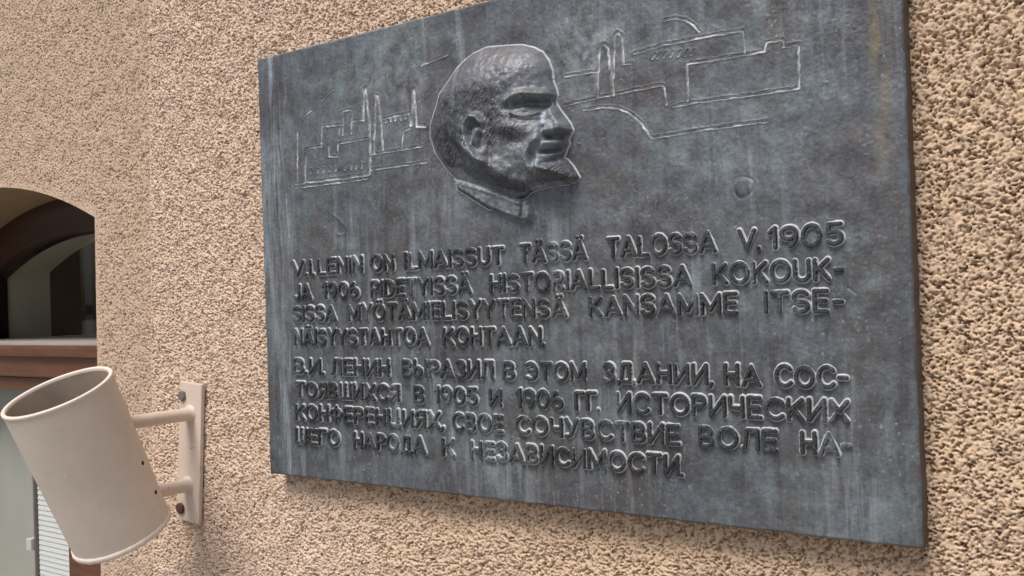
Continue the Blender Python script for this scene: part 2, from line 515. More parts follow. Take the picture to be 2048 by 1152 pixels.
# plain remainder of the bay, outside the picture
def pquad(x0, x1, z0, z1, y=BAY + 0.0008):
    push(np.array([(x0, y, z0 + Z0), (x1, y, z0 + Z0), (x1, y, z1 + Z0), (x0, y, z1 + Z0)]), np.array([[0, 1, 2, 3]]))
LX = XC - HALF - 1.3
Xl, Zl, Hl = wall_patch(LX, XC - HALF, HZ0, HZ1, BAY, 60, 0.0125, 0.0015, 0.0030)
push(np.stack([Xl.ravel(), (BAY - Hl * sstep(0, .03, XC - HALF - Xl)).ravel(), (Zl + Z0).ravel()], 1), grid_faces(Xl.shape[1], Xl.shape[0]))
pquad(-6.0, LX, BOTZ, TOPZ); pquad(LX, XC - HALF, BOTZ, HZ0); pquad(LX, XC - HALF, HZ1, TOPZ); pquad(XC - HALF, fx1, HZ1, TOPZ); pquad(XC + HALF, fx1, BOTZ, HZ0); pquad(XC - HALF, XC + HALF, BOTZ, ZB)
np_mesh("bay_wall", np.vstack(parts_V), np.vstack(parts_F), STUCCO_FINE, True, None, building)


# reveal: jambs, soffit; then frame and inner reveal, all following the arch
def arch_profile(inset, zlow, n=48, side=None):
    """points of the opening outline from lower left up over the arch to lower right, shrunk by inset"""
    sd = inset if side is None else side
    xs = np.linspace(XC - HALF + sd, XC + HALF - sd, n)
    r = AR - inset
    pts = [(xs[0], zlow)] + [(x, AZ + math.sqrt(r * r - (x - XC) ** 2)) for x in xs] + [(xs[-1], zlow)]
    return pts


def tunnel(name, prof, y0, y1, mat, parent):
    n = len(prof)
    V = [(x, y0, z + Z0) for x, z in prof] + [(x, y1, z + Z0) for x, z in prof]
    F = [(i, i + 1, n + i + 1, n + i) for i in range(n - 1)]
    return np_mesh(name, np.array(V), np.array(F), mat, False, None, parent)


def arch_ring(name, inset0, inset1, zlow, y0, y1, mat, parent, s0=None, s1=None):
    """solid arched frame between two insets"""
    a = arch_profile(inset0, zlow, side=s0); b = arch_profile(inset1, zlow, side=s1); n = len(a)
    V = [(x, y0, z + Z0) for x, z in a] + [(x, y0, z + Z0) for x, z in b] + [(x, y1, z + Z0) for x, z in a] + [(x, y1, z + Z0) for x, z in b]
    F = []
    for i in range(n - 1):
        F += [(i, n + i, n + i + 1, i + 1), (n + i, 3 * n + i, 3 * n + i + 1, n + i + 1), (2 * n + i, 2 * n + i + 1, 3 * n + i + 1, 3 * n + i)]
    return np_mesh(name, np.array(V), np.array(F), mat, False, None, parent)


jp = arch_profile(0.0, ZB)
jp[-1] = (float(jamb_x(np.array(ZB))), ZB)
jp[-2] = (XR, SPR)
tunnel("window_reveal", jp, BAY - 0.0005, 0.46, SOFFIT, building)
m = MB(); m.box(XC - HALF - 0.05, XC + HALF + 0.05, BAY - 0.05, 0.46, Z0 + ZB - 0.06, Z0 + ZB, 0.004)
m.build("window_sill", CREAM, building)

window = empty("window", (XC, 0.46, Z0 + ZB)); window.parent = building
window.location = Vector((XC, 0.46, Z0 + ZB)) - Vector(building.location)
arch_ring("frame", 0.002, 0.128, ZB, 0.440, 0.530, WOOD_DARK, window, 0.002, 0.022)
tunnel("inner_reveal", arch_profile(0.100, ZB, side=0.012), 0.530, 0.710, CREAM, window)
# inner sash and the dim room behind it
m = MB(); m.box(XC - 0.43, XC - 0.347, 0.735, 0.765, Z0 - 0.185, Z0 + 0.215); m.build("sash_stile", SASH, window)
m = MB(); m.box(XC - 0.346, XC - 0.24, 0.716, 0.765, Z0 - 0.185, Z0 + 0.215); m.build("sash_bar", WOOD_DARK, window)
m = MB()
m.box(XC - 1.2, XC + 1.2, 1.30, 1.32, Z0 - 1.6, Z0 + 1.2)
m.add([(XC - 1.2, .72, Z0 - 1.6), (XC - 1.2, 1.3, Z0 - 1.6), (XC - 1.2, 1.3, Z0 + 1.2), (XC - 1.2, .72, Z0 + 1.2)], [(0, 1, 2, 3)])
m.add([(XC + 1.2, .72, Z0 - 1.6), (XC + 1.2, 1.3, Z0 - 1.6), (XC + 1.2, 1.3, Z0 + 1.2), (XC + 1.2, .72, Z0 + 1.2)], [(0, 1, 2, 3)])
m.add([(XC - 1.2, .72, Z0 + 1.2), (XC - 1.2, 1.3, Z0 + 1.2), (XC + 1.2, 1.3, Z0 + 1.2), (XC + 1.2, .72, Z0 + 1.2)], [(0, 1, 2, 3)])
m.build("room_lining", ROOM, window)
m = MB(); m.lathe((XC - 0.385, 0.734, Z0 - 0.080), (0, -1, 0), [(0.0, 0.0), (0.018, 0.0), (0.022, 0.02), (0.016, 0.035), (0, 0.04)], 20)
m.build("handle", DARK_HOLE, window, True, 40)
# transom: a deep beam, its top ledge pale grey
m = MB(); m.box(XC - HALF + 0.002, XC + HALF - 0.002, 0.190, 0.60, Z0 - 0.292, Z0 - 0.190, 0.006)
tr = m.build("transom", WOOD, window)
m = MB(); m.box(XC - HALF + 0.002, XC + HALF - 0.002, 0.175, 0.19 - 0.002, Z0 - 0.225, Z0 - 0.190 - 0.004, 0.004)
m.build("transom_moulding", WOOD, tr)
m = MB(); m.box(XC - HALF + 0.03, XC + HALF - 0.03, 0.205, 0.60, Z0 - 0.1898, Z0 - 0.184)
m.build("transom_ledge", LEDGE, tr)
# lower sash
m = MB()
m.box(XC + 0.330, XC + 0.415, 0.20, 0.25, Z0 + ZB + 0.001, Z0 - 0.2935, 0.004)
m.box(XC + 0.4165, XC + HALF - 0.006, 0.185, 0.27, Z0 + ZB + 0.001, Z0 - 0.2935, 0.004)
m.box(XC - HALF + 0.006, XC - HALF + 0.11, 0.20, 0.25, Z0 + ZB + 0.001, Z0 - 0.2935, 0.004)
m.box(XC - HALF + 0.1115, XC + 0.3285, 0.205, 0.245, Z0 - 0.335, Z0 - 0.2935, 0.004)
m.box(XC - HALF + 0.1115, XC + 0.3285, 0.205, 0.245, Z0 + ZB + 0.001, Z0 + ZB + 0.10, 0.004)
m.build("lower_sash", WOOD, window)
m = MB(); m.box(XC - HALF + 0.1115, XC + 0.3285, 0.222, 0.226, Z0 + ZB + 0.101, Z0 - 0.336)
m.build("lower_pane", GLASS, window)
a = arch_profile(0.129, -0.1835, side=0.024)
V = [(x, 0.485, z + Z0) for x, z in a]
me = bpy.data.meshes.new("upper_pane"); me.from_pydata(V + [(x, .489, z) for x, _, z in V], [], [list(range(len(V))), list(range(len(V), 2 * len(V)))[::-1]])
me.materials.append(GLASS); link("upper_pane", me, window)

# curtain and blind behind the lower pane
t_ = np.linspace(0, 1, 160); zz = np.linspace(Z0 + ZB + 0.02, Z0 - 0.31, 30)
Zc, Tc = np.meshgrid(zz, t_, indexing='ij')
Xc = XC - HALF + 0.05 + Tc * 0.515
Yc = 0.345 + 0.006 * np.sin(Tc * 19 + 0.6 * np.sin(Tc * 7))
tag(np_mesh("curtain", np.stack([Xc.ravel(), Yc.ravel(), Zc.ravel()], 1), grid_faces(160, 30), CURTAIN), "pale greenish curtain hanging inside the lower left window pane", "curtain")
blind = tag(empty("window_blind", (XC + 0.25, 0.33, Z0 + ZB + 0.02)), "white slatted blind inside the lower window pane behind the lamp", "blind")
m = MB()
for i in range(64):
    z = Z0 - 0.315 - i * 0.0172
    m.add([(XC - 0.068, 0.3215, z - 0.0185), (XC + 0.32, 0.3215, z - 0.0185), (XC + 0.32, 0.325, z), (XC - 0.068, 0.325, z)], [(0, 1, 2, 3)])
m.build("slats", BLIND, blind)
m = MB(); m.box(XC - 0.080, XC - 0.072, 0.312, 0.340, Z0 + ZB + 0.02, Z0 - 0.30); m.build("side_rail", STEEL, blind)
m = MB(); m.box(XC - 0.112, XC - 0.081, 0.300, 0.330, Z0 - 0.905, Z0 - 0.865, 0.003); m.build("latch", WHITE, blind)

# ------------------------------------------------------------------ the plaque
PW, PH, PT = 1.3282, 0.90, 0.040
plaque = tag(empty("plaque", (0, 0, Z0 - PH / 2)), "weathered bronze memorial plaque with a bearded head in relief and raised lettering", "plaque")
PR = 0.001
nx, nz = int(PW / PR) + 1, int(PH / PR) + 1
X, Z = np.meshgrid(np.linspace(-PW / 2, PW / 2, nx), np.linspace(-PH / 2, PH / 2, nz))
H = 0.0007 * band_noise(nz, nx, PR, 0.11, 0.6, 1, 71) * sstep(0, .05, np.minimum(np.minimum(X + PW / 2, PW / 2 - X), np.minimum(Z + PH / 2, PH / 2 - Z))) + 0.00010 * band_noise(nz, nx, PR, 0.014, 0.5, 1, 72) + 0.00005 * band_noise(nz, nx, PR, 0.005, 0.4, 1, 73)
dl = np.minimum(np.minimum(X + PW / 2, PW / 2 - X), np.minimum(Z + PH / 2, PH / 2 - Z))
H -= 0.0022 * (1 - sstep(0, 0.0035, dl)) ** 1.5
# shallow border line left and right, faint vertical scratch, dents
H -= 0.0012 * np.exp(-(seg_dist(X, Z, [(-0.604, 0.34), (-0.601, -0.33)]) / 0.004) ** 2)
H += 0.0010 * np.exp(-(seg_dist(X, Z, [(-0.586, 0.345), (-0.583, -0.10)]) / 0.003) ** 2)
H -= 0.0012 * np.exp(-(seg_dist(X, Z, [(0.601, 0.235), (0.606, 0.115)]) / 0.002) ** 2)
H -= 0.0014 * np.exp(-(seg_dist(X, Z, [(0.580, -0.350), (0.590, -0.385), (0.591, -0.415)]) / 0.002) ** 2)
H += 0.0012 * np.exp(-(seg_dist(X, Z, [(-0.449, 0.0946), (-0.4253, 0.0806), (-0.4118, 0.0665), (-0.4152, 0.0535), (-0.4351, 0.0528)]) / 0.003) ** 2)
H -= 0.0015 * np.exp(-(seg_dist(X, Z, [(0.577, -0.088), (0.586, -0.096)]) / 0.002) ** 2)
H += 0.0014 * np.exp(-(seg_dist(X, Z, [(0.0495, 0.060), (0.052, 0.040), (0.046, 0.028), (0.048, 0.010)]) / 0.0016) ** 2)
# filled fixing hole, upper right of the text
rp = np.hypot(X - 0.4268, Z - 0.0700)
ra = np.arctan2(Z - 0.07, X - 0.4268)
H += -0.0016 * np.exp(-((rp - 0.0165 - 0.0010 * np.sin(3 * ra + 1)) / 0.0020) ** 2) * (0.6 + 0.4 * np.sin(ra * 2 + .5)) + 0.0012 * (1 - sstep(0.009, 0.0155, rp))
rng = np.random.default_rng(8)
for _ in range(46):
    px, pz, pr = rng.uniform(-.64, .64), rng.uniform(-.43, .43), rng.uniform(.0012, .003)
    H += rng.choice([-1, -1, 1]) * 0.0012 * np.exp(-((X - px) ** 2 + (Z - pz) ** 2) / pr ** 2)

LEFT = [[(-0.5493, 0.175), (-0.5446, 0.2771), (-0.5331, 0.299), (-0.5158, 0.3112), (-0.4906, 0.3192)], [(-0.4695, 0.3335), (-0.4509, 0.345), (-0.4326, 0.3508)], [(-0.5538, 0.1696), (-0.4649, 0.1682), (-0.3443, 0.1674)], [(-0.5352, 0.1605), (-0.4372, 0.1598), (-0.3484, 0.1596)], [(-0.5241, 0.174), (-0.5212, 0.2392), (-0.4738, 0.2394), (-0.472, 0.2793), (-0.4162, 0.2763)], [(-0.4133, 0.2547), (-0.4111, 0.3024), (-0.3858, 0.3031), (-0.388, 0.2544)], [(-0.3811, 0.2787), (-0.3526, 0.2776)], [(-0.4536, 0.2398), (-0.4527, 0.2155), (-0.4289, 0.2128), (-0.4258, 0.2393), (-0.3448, 0.2393)], [(-0.4224, 0.27), (-0.4235, 0.2447)], [(-0.3533, 0.2777), (-0.3495, 0.3395), (-0.3441, 0.3406), (-0.3392, 0.2813), (-0.3388, 0.2068), (-0.3423, 0.1686)], [(-0.3294, 0.2085), (-0.3216, 0.3009), (-0.3188, 0.321), (-0.3134, 0.3189), (-0.3033, 0.2124)], [(-0.3369, 0.2066), (-0.2024, 0.2072)], [(-0.3364, 0.1763), (-0.1934, 0.1759)], [(-0.2988, 0.2731), (-0.2342, 0.275), (-0.2335, 0.2509)], [(-0.2565, 0.2096), (-0.2515, 0.2425), (-0.232, 0.2454)], [(-0.23, 0.2505), (-0.2201, 0.3183), (-0.2155, 0.2472), (-0.1956, 0.2438)], [(-0.1992, 0.36), (-0.1683, 0.3653), (-0.1347, 0.37)], [(-0.5069, 0.1868), (-0.5054, 0.1939)], [(-0.4884, 0.1863), (-0.4869, 0.1933)], [(-0.4722, 0.1858), (-0.4706, 0.1928)], [(-0.4561, 0.1854), (-0.4545, 0.1923)], [(-0.4361, 0.1848), (-0.4346, 0.1917)], [(-0.4086, 0.184), (-0.4071, 0.1909)], [(-0.3912, 0.1835), (-0.3897, 0.1903)], [(-0.3777, 0.1831), (-0.3763, 0.1899)], [(-0.3625, 0.1827), (-0.361, 0.1895)], [(-0.2948, 0.2645), (-0.2953, 0.27)], [(-0.2821, 0.2647), (-0.2826, 0.2702)], [(-0.2695, 0.2649), (-0.27, 0.2704)], [(-0.2569, 0.2651), (-0.2574, 0.2706)], [(-0.2445, 0.2653), (-0.245, 0.2708)]]
RIGHT = [[(0.1149, 0.2895), (0.1806, 0.2868)], [(0.179, 0.2444), (0.1859, 0.3229), (0.1901, 0.33), (0.1964, 0.3304), (0.2025, 0.3222), (0.2094, 0.2427)], [(0.2061, 0.286), (0.2106, 0.2719), (0.2153, 0.3399), (0.221, 0.3444), (0.2282, 0.3386), (0.2302, 0.2952)], [(0.1156, 0.24), (0.1789, 0.2432), (0.2541, 0.2452), (0.2949, 0.2465), (0.3007, 0.2446), (0.3043, 0.214)], [(0.2301, 0.2919), (0.246, 0.2892)], [(0.2491, 0.3052), (0.2997, 0.3092), (0.3686, 0.3094), (0.4339, 0.3076), (0.4359, 0.2746)], [(0.3423, 0.272), (0.3959, 0.2712), (0.4681, 0.2699), (0.4707, 0.2826), (0.4952, 0.2831), (0.4958, 0.272), (0.5188, 0.2719), (0.5164, 0.2072), (0.4366, 0.2082), (0.3445, 0.2103), (0.3169, 0.209)], [(0.3423, 0.272), (0.3413, 0.215)], [(0.1523, 0.2268), (0.186, 0.2265), (0.2161, 0.2211), (0.2404, 0.2078), (0.2569, 0.1924), (0.2706, 0.1711), (0.2775, 0.1637), (0.3698, 0.1659), (0.4663, 0.1655)], [(0.3059, 0.3478), (0.3246, 0.3485), (0.3427, 0.3417), (0.3559, 0.3297), (0.3645, 0.3186)], [(0.2874, 0.2974), (0.2829, 0.291)], [(0.2969, 0.2966), (0.2924, 0.2903)], [(0.3074, 0.2957), (0.3029, 0.2894)], [(0.319, 0.2948), (0.3146, 0.2885)], [(0.3317, 0.2937), (0.3273, 0.2875)], [(0.3431, 0.2928), (0.3388, 0.2865)], [(0.3544, 0.2918), (0.3501, 0.2856)]]
WIDE = {(0, 9): 1.6, (0, 10): 1.45, (0, 15): 1.6, (0, 2): 1.25, (1, 1): 1.3, (1, 2): 1.3}
GW = 0.0023
wobx = 0.0003 * band_noise(nz, nx, PR, 0.02, 0.5, 1, 90); wobz = 0.0003 * band_noise(nz, nx, PR, 0.02, 0.5, 1, 91)
dg = []
for li, lines in enumerate((LEFT, RIGHT)):
    d = np.full(X.shape, 9.0)
    for lj, ln in enumerate(lines):
        xs = [q[0] for q in ln]; zs_ = [q[1] for q in ln]
        i0 = max(0, int((min(zs_) - .012 + PH / 2) / PR)); i1 = min(nz, int((max(zs_) + .012 + PH / 2) / PR))
        j0 = max(0, int((min(xs) - .012 + PW / 2) / PR)); j1 = min(nx, int((max(xs) + .012 + PW / 2) / PR))
        sl = (slice(i0, i1), slice(j0, j1))
        d[sl] = np.minimum(d[sl], seg_dist(X[sl] + wobx[sl], Z[sl] + wobz[sl], ln) / WIDE.get((li, lj), 1.0))
    dg.append(d)
dmin = np.minimum(*dg)
dep = 0.0027 * (1 + 0.40 * band_noise(nz, nx, PR, 0.05, 0.5, 1, 92))
H -= dep * (1 - sstep(0.0003, GW, dmin)) - 0.0007 * np.exp(-((dmin - GW * 1.35) / 0.0012) ** 2)
w1 = 0.00032 * band_noise(4, nz, PR, 0.09, 0.7, 1, 95)[:1].T; w2 = 0.00032 * band_noise(4, nx, PR, 0.09, 0.7, 1, 96)[:1]
Xs = X + w1 * (1 - sstep(0, .03, np.minimum(X + PW / 2, PW / 2 - X))); Zs = Z + w2 * (1 - sstep(0, .03, np.minimum(Z + PH / 2, PH / 2 - Z)))
V = np.stack([Xs.ravel(), (-PT - H).ravel(), (Zs + Z0).ravel()], 1)
F = grid_faces(nx, nz)
fc = lambda A: 0.25 * (A[:-1, :-1] + A[1:, :-1] + A[:-1, 1:] + A[1:, 1:])
gl = (fc(dg[0]) < GW * 0.85).ravel(); gr = (fc(dg[1]) < GW * 0.85).ravel()
# sides and back
ring = np.concatenate([np.arange(nx), np.arange(1, nz) * nx + nx - 1, (nz - 1) * nx + np.arange(nx - 2, -1, -1), np.arange(nz - 2, 0, -1) * nx])
back = V[ring].copy(); back[:, 1] = -0.0045
o = len(V)
Vs = np.vstack([V, V[ring], back])
n = len(ring); k = np.arange(n); k2 = (k + 1) % n
side = np.stack([o + k2, o + k, o + n + k, o + n + k2], 1)
gp = (fc(rp) < 0.0155).ravel()
slabF = np.vstack([F[~(gl | gr | gp)], side])
slabM = np.r_[np.zeros(int((~(gl | gr | gp)).sum()), int), np.ones(len(side), int)]
Vc, Fc = compact(Vs, slabF)
np_mesh("bronze_plate", Vc, Fc, [BRONZE, BRONZE_SIDE], True, slabM, plaque)
Vc, Fc = compact(V, F[gp])
np_mesh("filled_bolt_hole", Vc, Fc, BRONZE_PLUG, True, None, plaque)
m = MB(); m.box(-PW / 2 + .03, PW / 2 - .03, -0.0044, 0.012, Z0 - PH / 2 + .03, Z0 + PH / 2 - .03)
m.build("backing_board", BRONZE_DARK, plaque)
for msk, lab in ((gl, "engraved factory with tall chimneys left of the head"), (gr & ~gl, "engraved factory halls and chimneys right of the head")):
    Vc, Fc = compact(V, F[msk])
    ob = np_mesh("engraved_factory", Vc, Fc, BRONZE_GROOVE, True, None, plaque); ob["label"] = lab

# ------------------------------------------------------------------ raised lettering: hand-drawn strokes
def arc(cx, cz, rx, rz, a0, a1, n=14):
    return [(cx + rx * math.cos(math.radians(a0 + (a1 - a0) * i / n)), cz + rz * math.sin(math.radians(a0 + (a1 - a0) * i / n))) for i in range(n + 1)]


G = {}
def g(ch, wd, *st): G[ch] = (wd, st)
g('A', .74, [(0, 0), (.37, 1), (.74, 0)], [(.15, .3), (.59, .3)])
g('Ä', .74, [(0, 0), (.37, 1), (.74, 0)], [(.15, .3), (.59, .3)], [(.24, 1.22), (.24, 1.23)], [(.50, 1.22), (.50, 1.23)])
O_ = arc(.38, .5, .38, .5, 0, 360, 32)
g('O', .76, O_); g('Ö', .76, O_, [(.25, 1.25), (.25, 1.26)], [(.51, 1.25), (.51, 1.26)])
g('0', .66, arc(.33, .5, .33, .5, 0, 360, 32))
g('V', .66, [(0, 1), (.33, 0), (.66, 1)]); g('I', .0, [(0, 0), (0, 1)]); g('1', .22, [(0, .76), (.22, 1), (.22, 0)])
g('.', .0, [(0, 0), (0, .02)]); g(',', .06, [(.06, .03), (0, -.16)]); g('-', .30, [(0, .47), (.30, .47)])
g('L', .46, [(0, 1), (0, 0), (.46, 0)]); g('E', .48, [(.48, 1), (0, 1), (0, 0), (.48, 0)], [(0, .52), (.42, .52)])
g('N', .60, [(0, 0), (0, 1), (.60, 0), (.60, 1)]); g('M', .80, [(0, 0), (0, 1), (.40, .18), (.80, 1), (.80, 0)])
g('S', .56, arc(.28, .745, .27, .255, 25, 270, 16) + arc(.28, .255, .28, .255, 90, -155, 16))
g('U', .60, [(0, 1), (0, .32)] + arc(.30, .32, .30, .32, 180, 360, 14) + [(.60, 1)])
g('T', .60, [(0, 1), (.60, 1)], [(.30, 1), (.30, 0)]); g('J', .40, [(.40, 1), (.40, .24)] + arc(.20, .24, .20, .24, 0, -160, 10))
g('P', .52, [(0, 0), (0, 1), (.28, 1)] + arc(.28, .74, .24, .26, 90, -90, 12) + [(0, .48)])
g('D', .62, [(0, 0), (0, 1), (.22, 1)] + arc(.22, .5, .40, .5, 90, -90, 16) + [(0, 0)])
g('Y', .62, [(0, 1), (.31, .48), (.62, 1)], [(.31, .48), (.31, 0)]); g('H', .58, [(0, 0), (0, 1)], [(.58, 0), (.58, 1)], [(0, .52), (.58, .52)])
g('R', .56, [(0, 0), (0, 1), (.28, 1)] + arc(.28, .74, .25, .26, 90, -90, 12) + [(0, .48)], [(.26, .48), (.56, 0)])
g('K', .56, [(0, 0), (0, 1)], [(.54, 1), (.04, .46)], [(.18, .58), (.56, 0)])
g('9', .58, arc(.29, .70, .29, .30, 0, 360, 22), [(.58, .70)] + arc(.24, .5, .34, .5, 10, -75, 10))
g('6', .58, arc(.29, .30, .29, .30, 0, 360, 22), [(0, .30)] + arc(.34, .5, .34, .5, 190, 105, 10))
g('5', .54, [(.50, 1), (.08, 1), (.03, .55)] + arc(.26, .31, .28, .31, 120, -145, 16))
B_ = ([(0, 0), (0, 1), (.26, 1)] + arc(.26, .76, .22, .24, 90, -90, 10) + [(0, .52)], [(.26, .52)] + arc(.28, .26, .25, .26, 90, -90, 10) + [(0, 0)])
g('В', .54, *B_); g('И', .60, [(0, 1), (0, 0), (.60, 1), (.60, 0)])
g('Л', .62, [(0, .02), (.10, .10), (.20, 1), (.62, 1), (.62, 0)]); g('Е', *G['E'][:1], *G['E'][1]); g('Н', *G['H'][:1], *G['H'][1])
g('Ы', .78, [(0, 1), (0, 0), (.22, 0)] + arc(.22, .27, .22, .27, -90, 90, 10) + [(0, .54)], [(.78, 0), (.78, 1)])
g('Р', *G['P'][:1], *G['P'][1]); g('А', *G['A'][:1], *G['A'][1]); g('О', *G['O'][:1], *G['O'][1]); g('М', *G['M'][:1], *G['M'][1])
g('Т', *G['T'][:1], *G['T'][1]); g('К', *G['K'][:1], *G['K'][1])
g('З', .52, arc(.24, .75, .25, .25, 150, -90, 14), arc(.25, .26, .27, .26, 90, -150, 14))
g('Э', .62, arc(.24, .5, .38, .5, 130, -130, 22), [(.22, .5), (.60, .5)])
g('Д', .74, [(.14, .02), (.26, 1), (.60, 1), (.60, .02)], [(0, -.14), (0, .02), (.74, .02), (.74, -.14)])
g('С', .66, arc(.38, .5, .38, .5, 42, 318, 24)); g('Я', .56, [(.56, 0), (.56, 1), (.28, 1)] + arc(.28, .74, .25, .26, 90, 270, 12) + [(.56, .48)], [(.30, .48), (0, 0)])
g('Ш', .82, [(0, 1), (0, 0), (.82, 0), (.82, 1)], [(.41, 1), (.41, 0)]); g('Х', .62, [(0, 0), (.62, 1)], [(0, 1), (.62, 0)])
g('Г', .46, [(0, 0), (0, 1), (.46, 1)]); g('Ч', .54, [(0, 1), (0, .62)] + arc(.22, .62, .22, .18, 180, 270, 6) + [(.54, .46)], [(.54, 1), (.54, 0)])
g('Ф', .74, arc(.37, .55, .37, .27, 0, 360, 24), [(.37, 1.02), (.37, 0)])
g('Ц', .70, [(0, 1), (0, 0), (.70, 0), (.70, -.16)], [(.58, 1), (.58, 0)]); g('У', .60, [(0, 1), (.30, .42)], [(.60, 1), (.24, .10), (.10, .0), (0, .04)])

TEXT = [
 [("V.I.", -.571, -.505), ("LENIN", -.493, -.367), ("ON", -.344, -.284), ("ILMAISSUT", -.255, -.022), ("TÄSSÄ", .013, .149), ("TALOSSA", .188, .380), ("V.", .416, .450), ("1905", .463, .573)],
 [("JA", -.567, -.514), ("1906", -.481, -.380), ("PIDETYISSÄ", -.346, -.097), ("HISTORIALLISISSA", -.054, .337), ("KOKOUK-", .373, .572)],
 [("SISSA", -.572, -.444), ("MYÖTÄMIELISYYTENSÄ", -.410, .106), ("KANSAMME", .151, .411), ("ITSE-", .454, .570)],
 [("NÄISYYSTAHTOA", -.570, -.202), ("KOHTAAN.", -.166, .058)],
 [("В.И.", -.575, -.486), ("ЛЕНИН", -.462, -.304), ("ВЫРАЗИЛ", -.269, -.053), ("В", -.031, -.006), ("ЭТОМ", .018, .140), ("ЗДАНИИ,", .172, .367), ("НА", .386, .444), ("СОС-", .466, .572)],
 [("ТОЯВШИХСЯ", -.571, -.280), ("В", -.242, -.217), ("1905", -.193, -.091), ("И", -.063, -.037), ("1906", -.005, .093), ("ГГ.", .117, .163), ("ИСТОРИЧЕСКИХ", .196, .572)],
 [("КОНФЕРЕНЦИЯХ,", -.573, -.172), ("СВОЕ", -.151, -.036), ("СОЧУВСТВИЕ", -.007, .308), ("ВОЛЕ", .341, .466), ("НА-", .501, .574)],
 [("ШЕГО", -.575, -.447), ("НАРОДА", -.406, -.218), ("К", -.177, -.149), ("НЕЗАВИСИМОСТИ.", -.110, .312)]]
BASE = [-.0266, -.0768, -.1227, -.1715, -.2325, -.2815, -.3293, -.3788]
CAP = 0.0335
ST_TOP, ST_BASE, ST_H = 0.0023, 0.0035, 0.0058
LR = 0.0006
rl = random.Random(3)
GAP = .27
SKIRT = 0.0058
wi = 0
for words, base in zip(TEXT, BASE):
    for wd, a, b in words:
        wi += 1
        x0, x1 = a - .012, b + .012
        z0, z1 = base - .012, base + CAP * 1.28 + .008
        nx, nz = int((x1 - x0) / LR) + 1, int((z1 - z0) / LR) + 1
        Xl, Zl = np.meshgrid(np.linspace(x0, x1, nx), np.linspace(z0, z1, nz))
        D = np.full(Xl.shape, 9.0)
        a += ST_TOP; b -= ST_TOP
        cap = CAP - 2 * ST_TOP
        nat = sum(G[c][0] for c in wd) + GAP * (len(wd) - 1) - .10 * sum(q in '.,' for q in wd[1:])
        sc = (b - a) / max(nat, .3)
        cur = a
        for ci, c in enumerate(wd):
            if c in '.,' and ci: cur -= .10 * sc
            gw, strokes = G[c]
            dz = rl.uniform(-.0006, .0006); sl = 0.0; cs = cap * rl.uniform(.97, 1.03)
            for s_ in strokes:
                pts = [(cur + px * sc + sl * pz * cs, base + ST_TOP + dz + pz * cs) for px, pz in s_]
                D = np.minimum(D, seg_dist(Xl, Zl, pts))
            cur += (gw + GAP) * sc
        D += 0.00008 * band_noise(nz, nx, LR, 0.012, 0.5, 1, 400 + wi)
        Hl = ST_H * (1 - sstep(ST_TOP, ST_BASE, D)) ** 0.8 + 0.0011 * (1 - sstep(ST_BASE * .8, SKIRT, D))
        Hl += 0.0002 * band_noise(nz, nx, LR, 0.010, 0.5, 1, 500 + wi) * (D < ST_BASE)
        Hl = np.where(D > SKIRT, -0.004, Hl - 0.0002)
        V = np.stack([Xl.ravel(), (-PT - Hl).ravel(), (Zl + Z0).ravel()], 1)
        keep = (fc(np.where(D > SKIRT, 0.0, 1.0)) > 0.01).ravel()
        face_d = fc(D).ravel()[keep]
        Vc, Fc = compact(V, grid_faces(nx, nz)[keep])
        np_mesh("inscription_word", Vc, Fc, [BRONZE_DARK, BRONZE_PALE], True, (face_d > ST_BASE - 0.0003).astype(int), plaque)  # the letters' rim highlight is painted as a pale skirt

# ------------------------------------------------------------------ head in relief
OUT = [(-0.0516, 0.0735), (-0.1214, 0.116), (-0.1266, 0.139), (-0.1523, 0.1642), (-0.1721, 0.1925), (-0.1826, 0.2232), (-0.1803, 0.2458), (-0.1641, 0.2795), (-0.1571, 0.298), (-0.1333, 0.3203), (-0.114, 0.3397), (-0.0953, 0.3509), (-0.075, 0.3601), (-0.0433, 0.3662), (-0.0051, 0.3619), (0.0321, 0.3568), (0.0573, 0.3477), (0.0749, 0.337), (0.0867, 0.32), (0.0931, 0.3024), (0.0941, 0.2843), (0.1005, 0.2684), (0.1029, 0.2576), (0.099, 0.2477), (0.1012, 0.2415), (0.1128, 0.225), (0.1276, 0.2052), (0.1316, 0.1944), (0.1268, 0.1861), (0.122, 0.1793), (0.1238, 0.1717), (0.1172, 0.1621), (0.1145, 0.1551), (0.1097, 0.1497), (0.1183, 0.1457), (0.1282, 0.1343), (0.1362, 0.1217), (0.1408, 0.1135), (0.1370, 0.1068), (0.1265, 0.1032), (0.1150, 0.1028), (0.0796, 0.1011), (0.058, 0.0989), (0.0397, 0.0945), (0.0315, 0.0880), (-0.02, 0.078)]
COLLAR = [(-0.1266, 0.139), (-0.0647, 0.1198), (-0.0191, 0.1031), (0.0287, 0.085), (0.0395, 0.0891), (0.0479, 0.0732), (0.0499, 0.0579), (0.0456, 0.043), (0.0229, 0.0431), (-0.0516, 0.0735), (-0.1214, 0.116)]
HR = 0.001
hx0, hx1, hz0, hz1 = -0.20, 0.165, 0.055, 0.385
nx, nz = int((hx1 - hx0) / HR) + 1, int((hz1 - hz0) / HR) + 1
Xp, Zp = np.meshgrid(np.linspace(hx0, hx1, nx), np.linspace(hz0, hz1, nz))
ins = inside(Xp, Zp, OUT)
dd = seg_dist(Xp, Zp, OUT + OUT[:1]) * np.where(ins, 1, -1)
R = 0.100
t = np.clip(dd / R, 0, 1)
lf = sstep(-.19, -.02, Xp)                 # the back of the head lies lower and rises more gently
dome = np.clip(1 - (1 - t) ** 2, 0, 1) ** (0.88 - 0.26 * lf)
Hp = 0.054 * dome * (0.62 + 0.38 * lf)


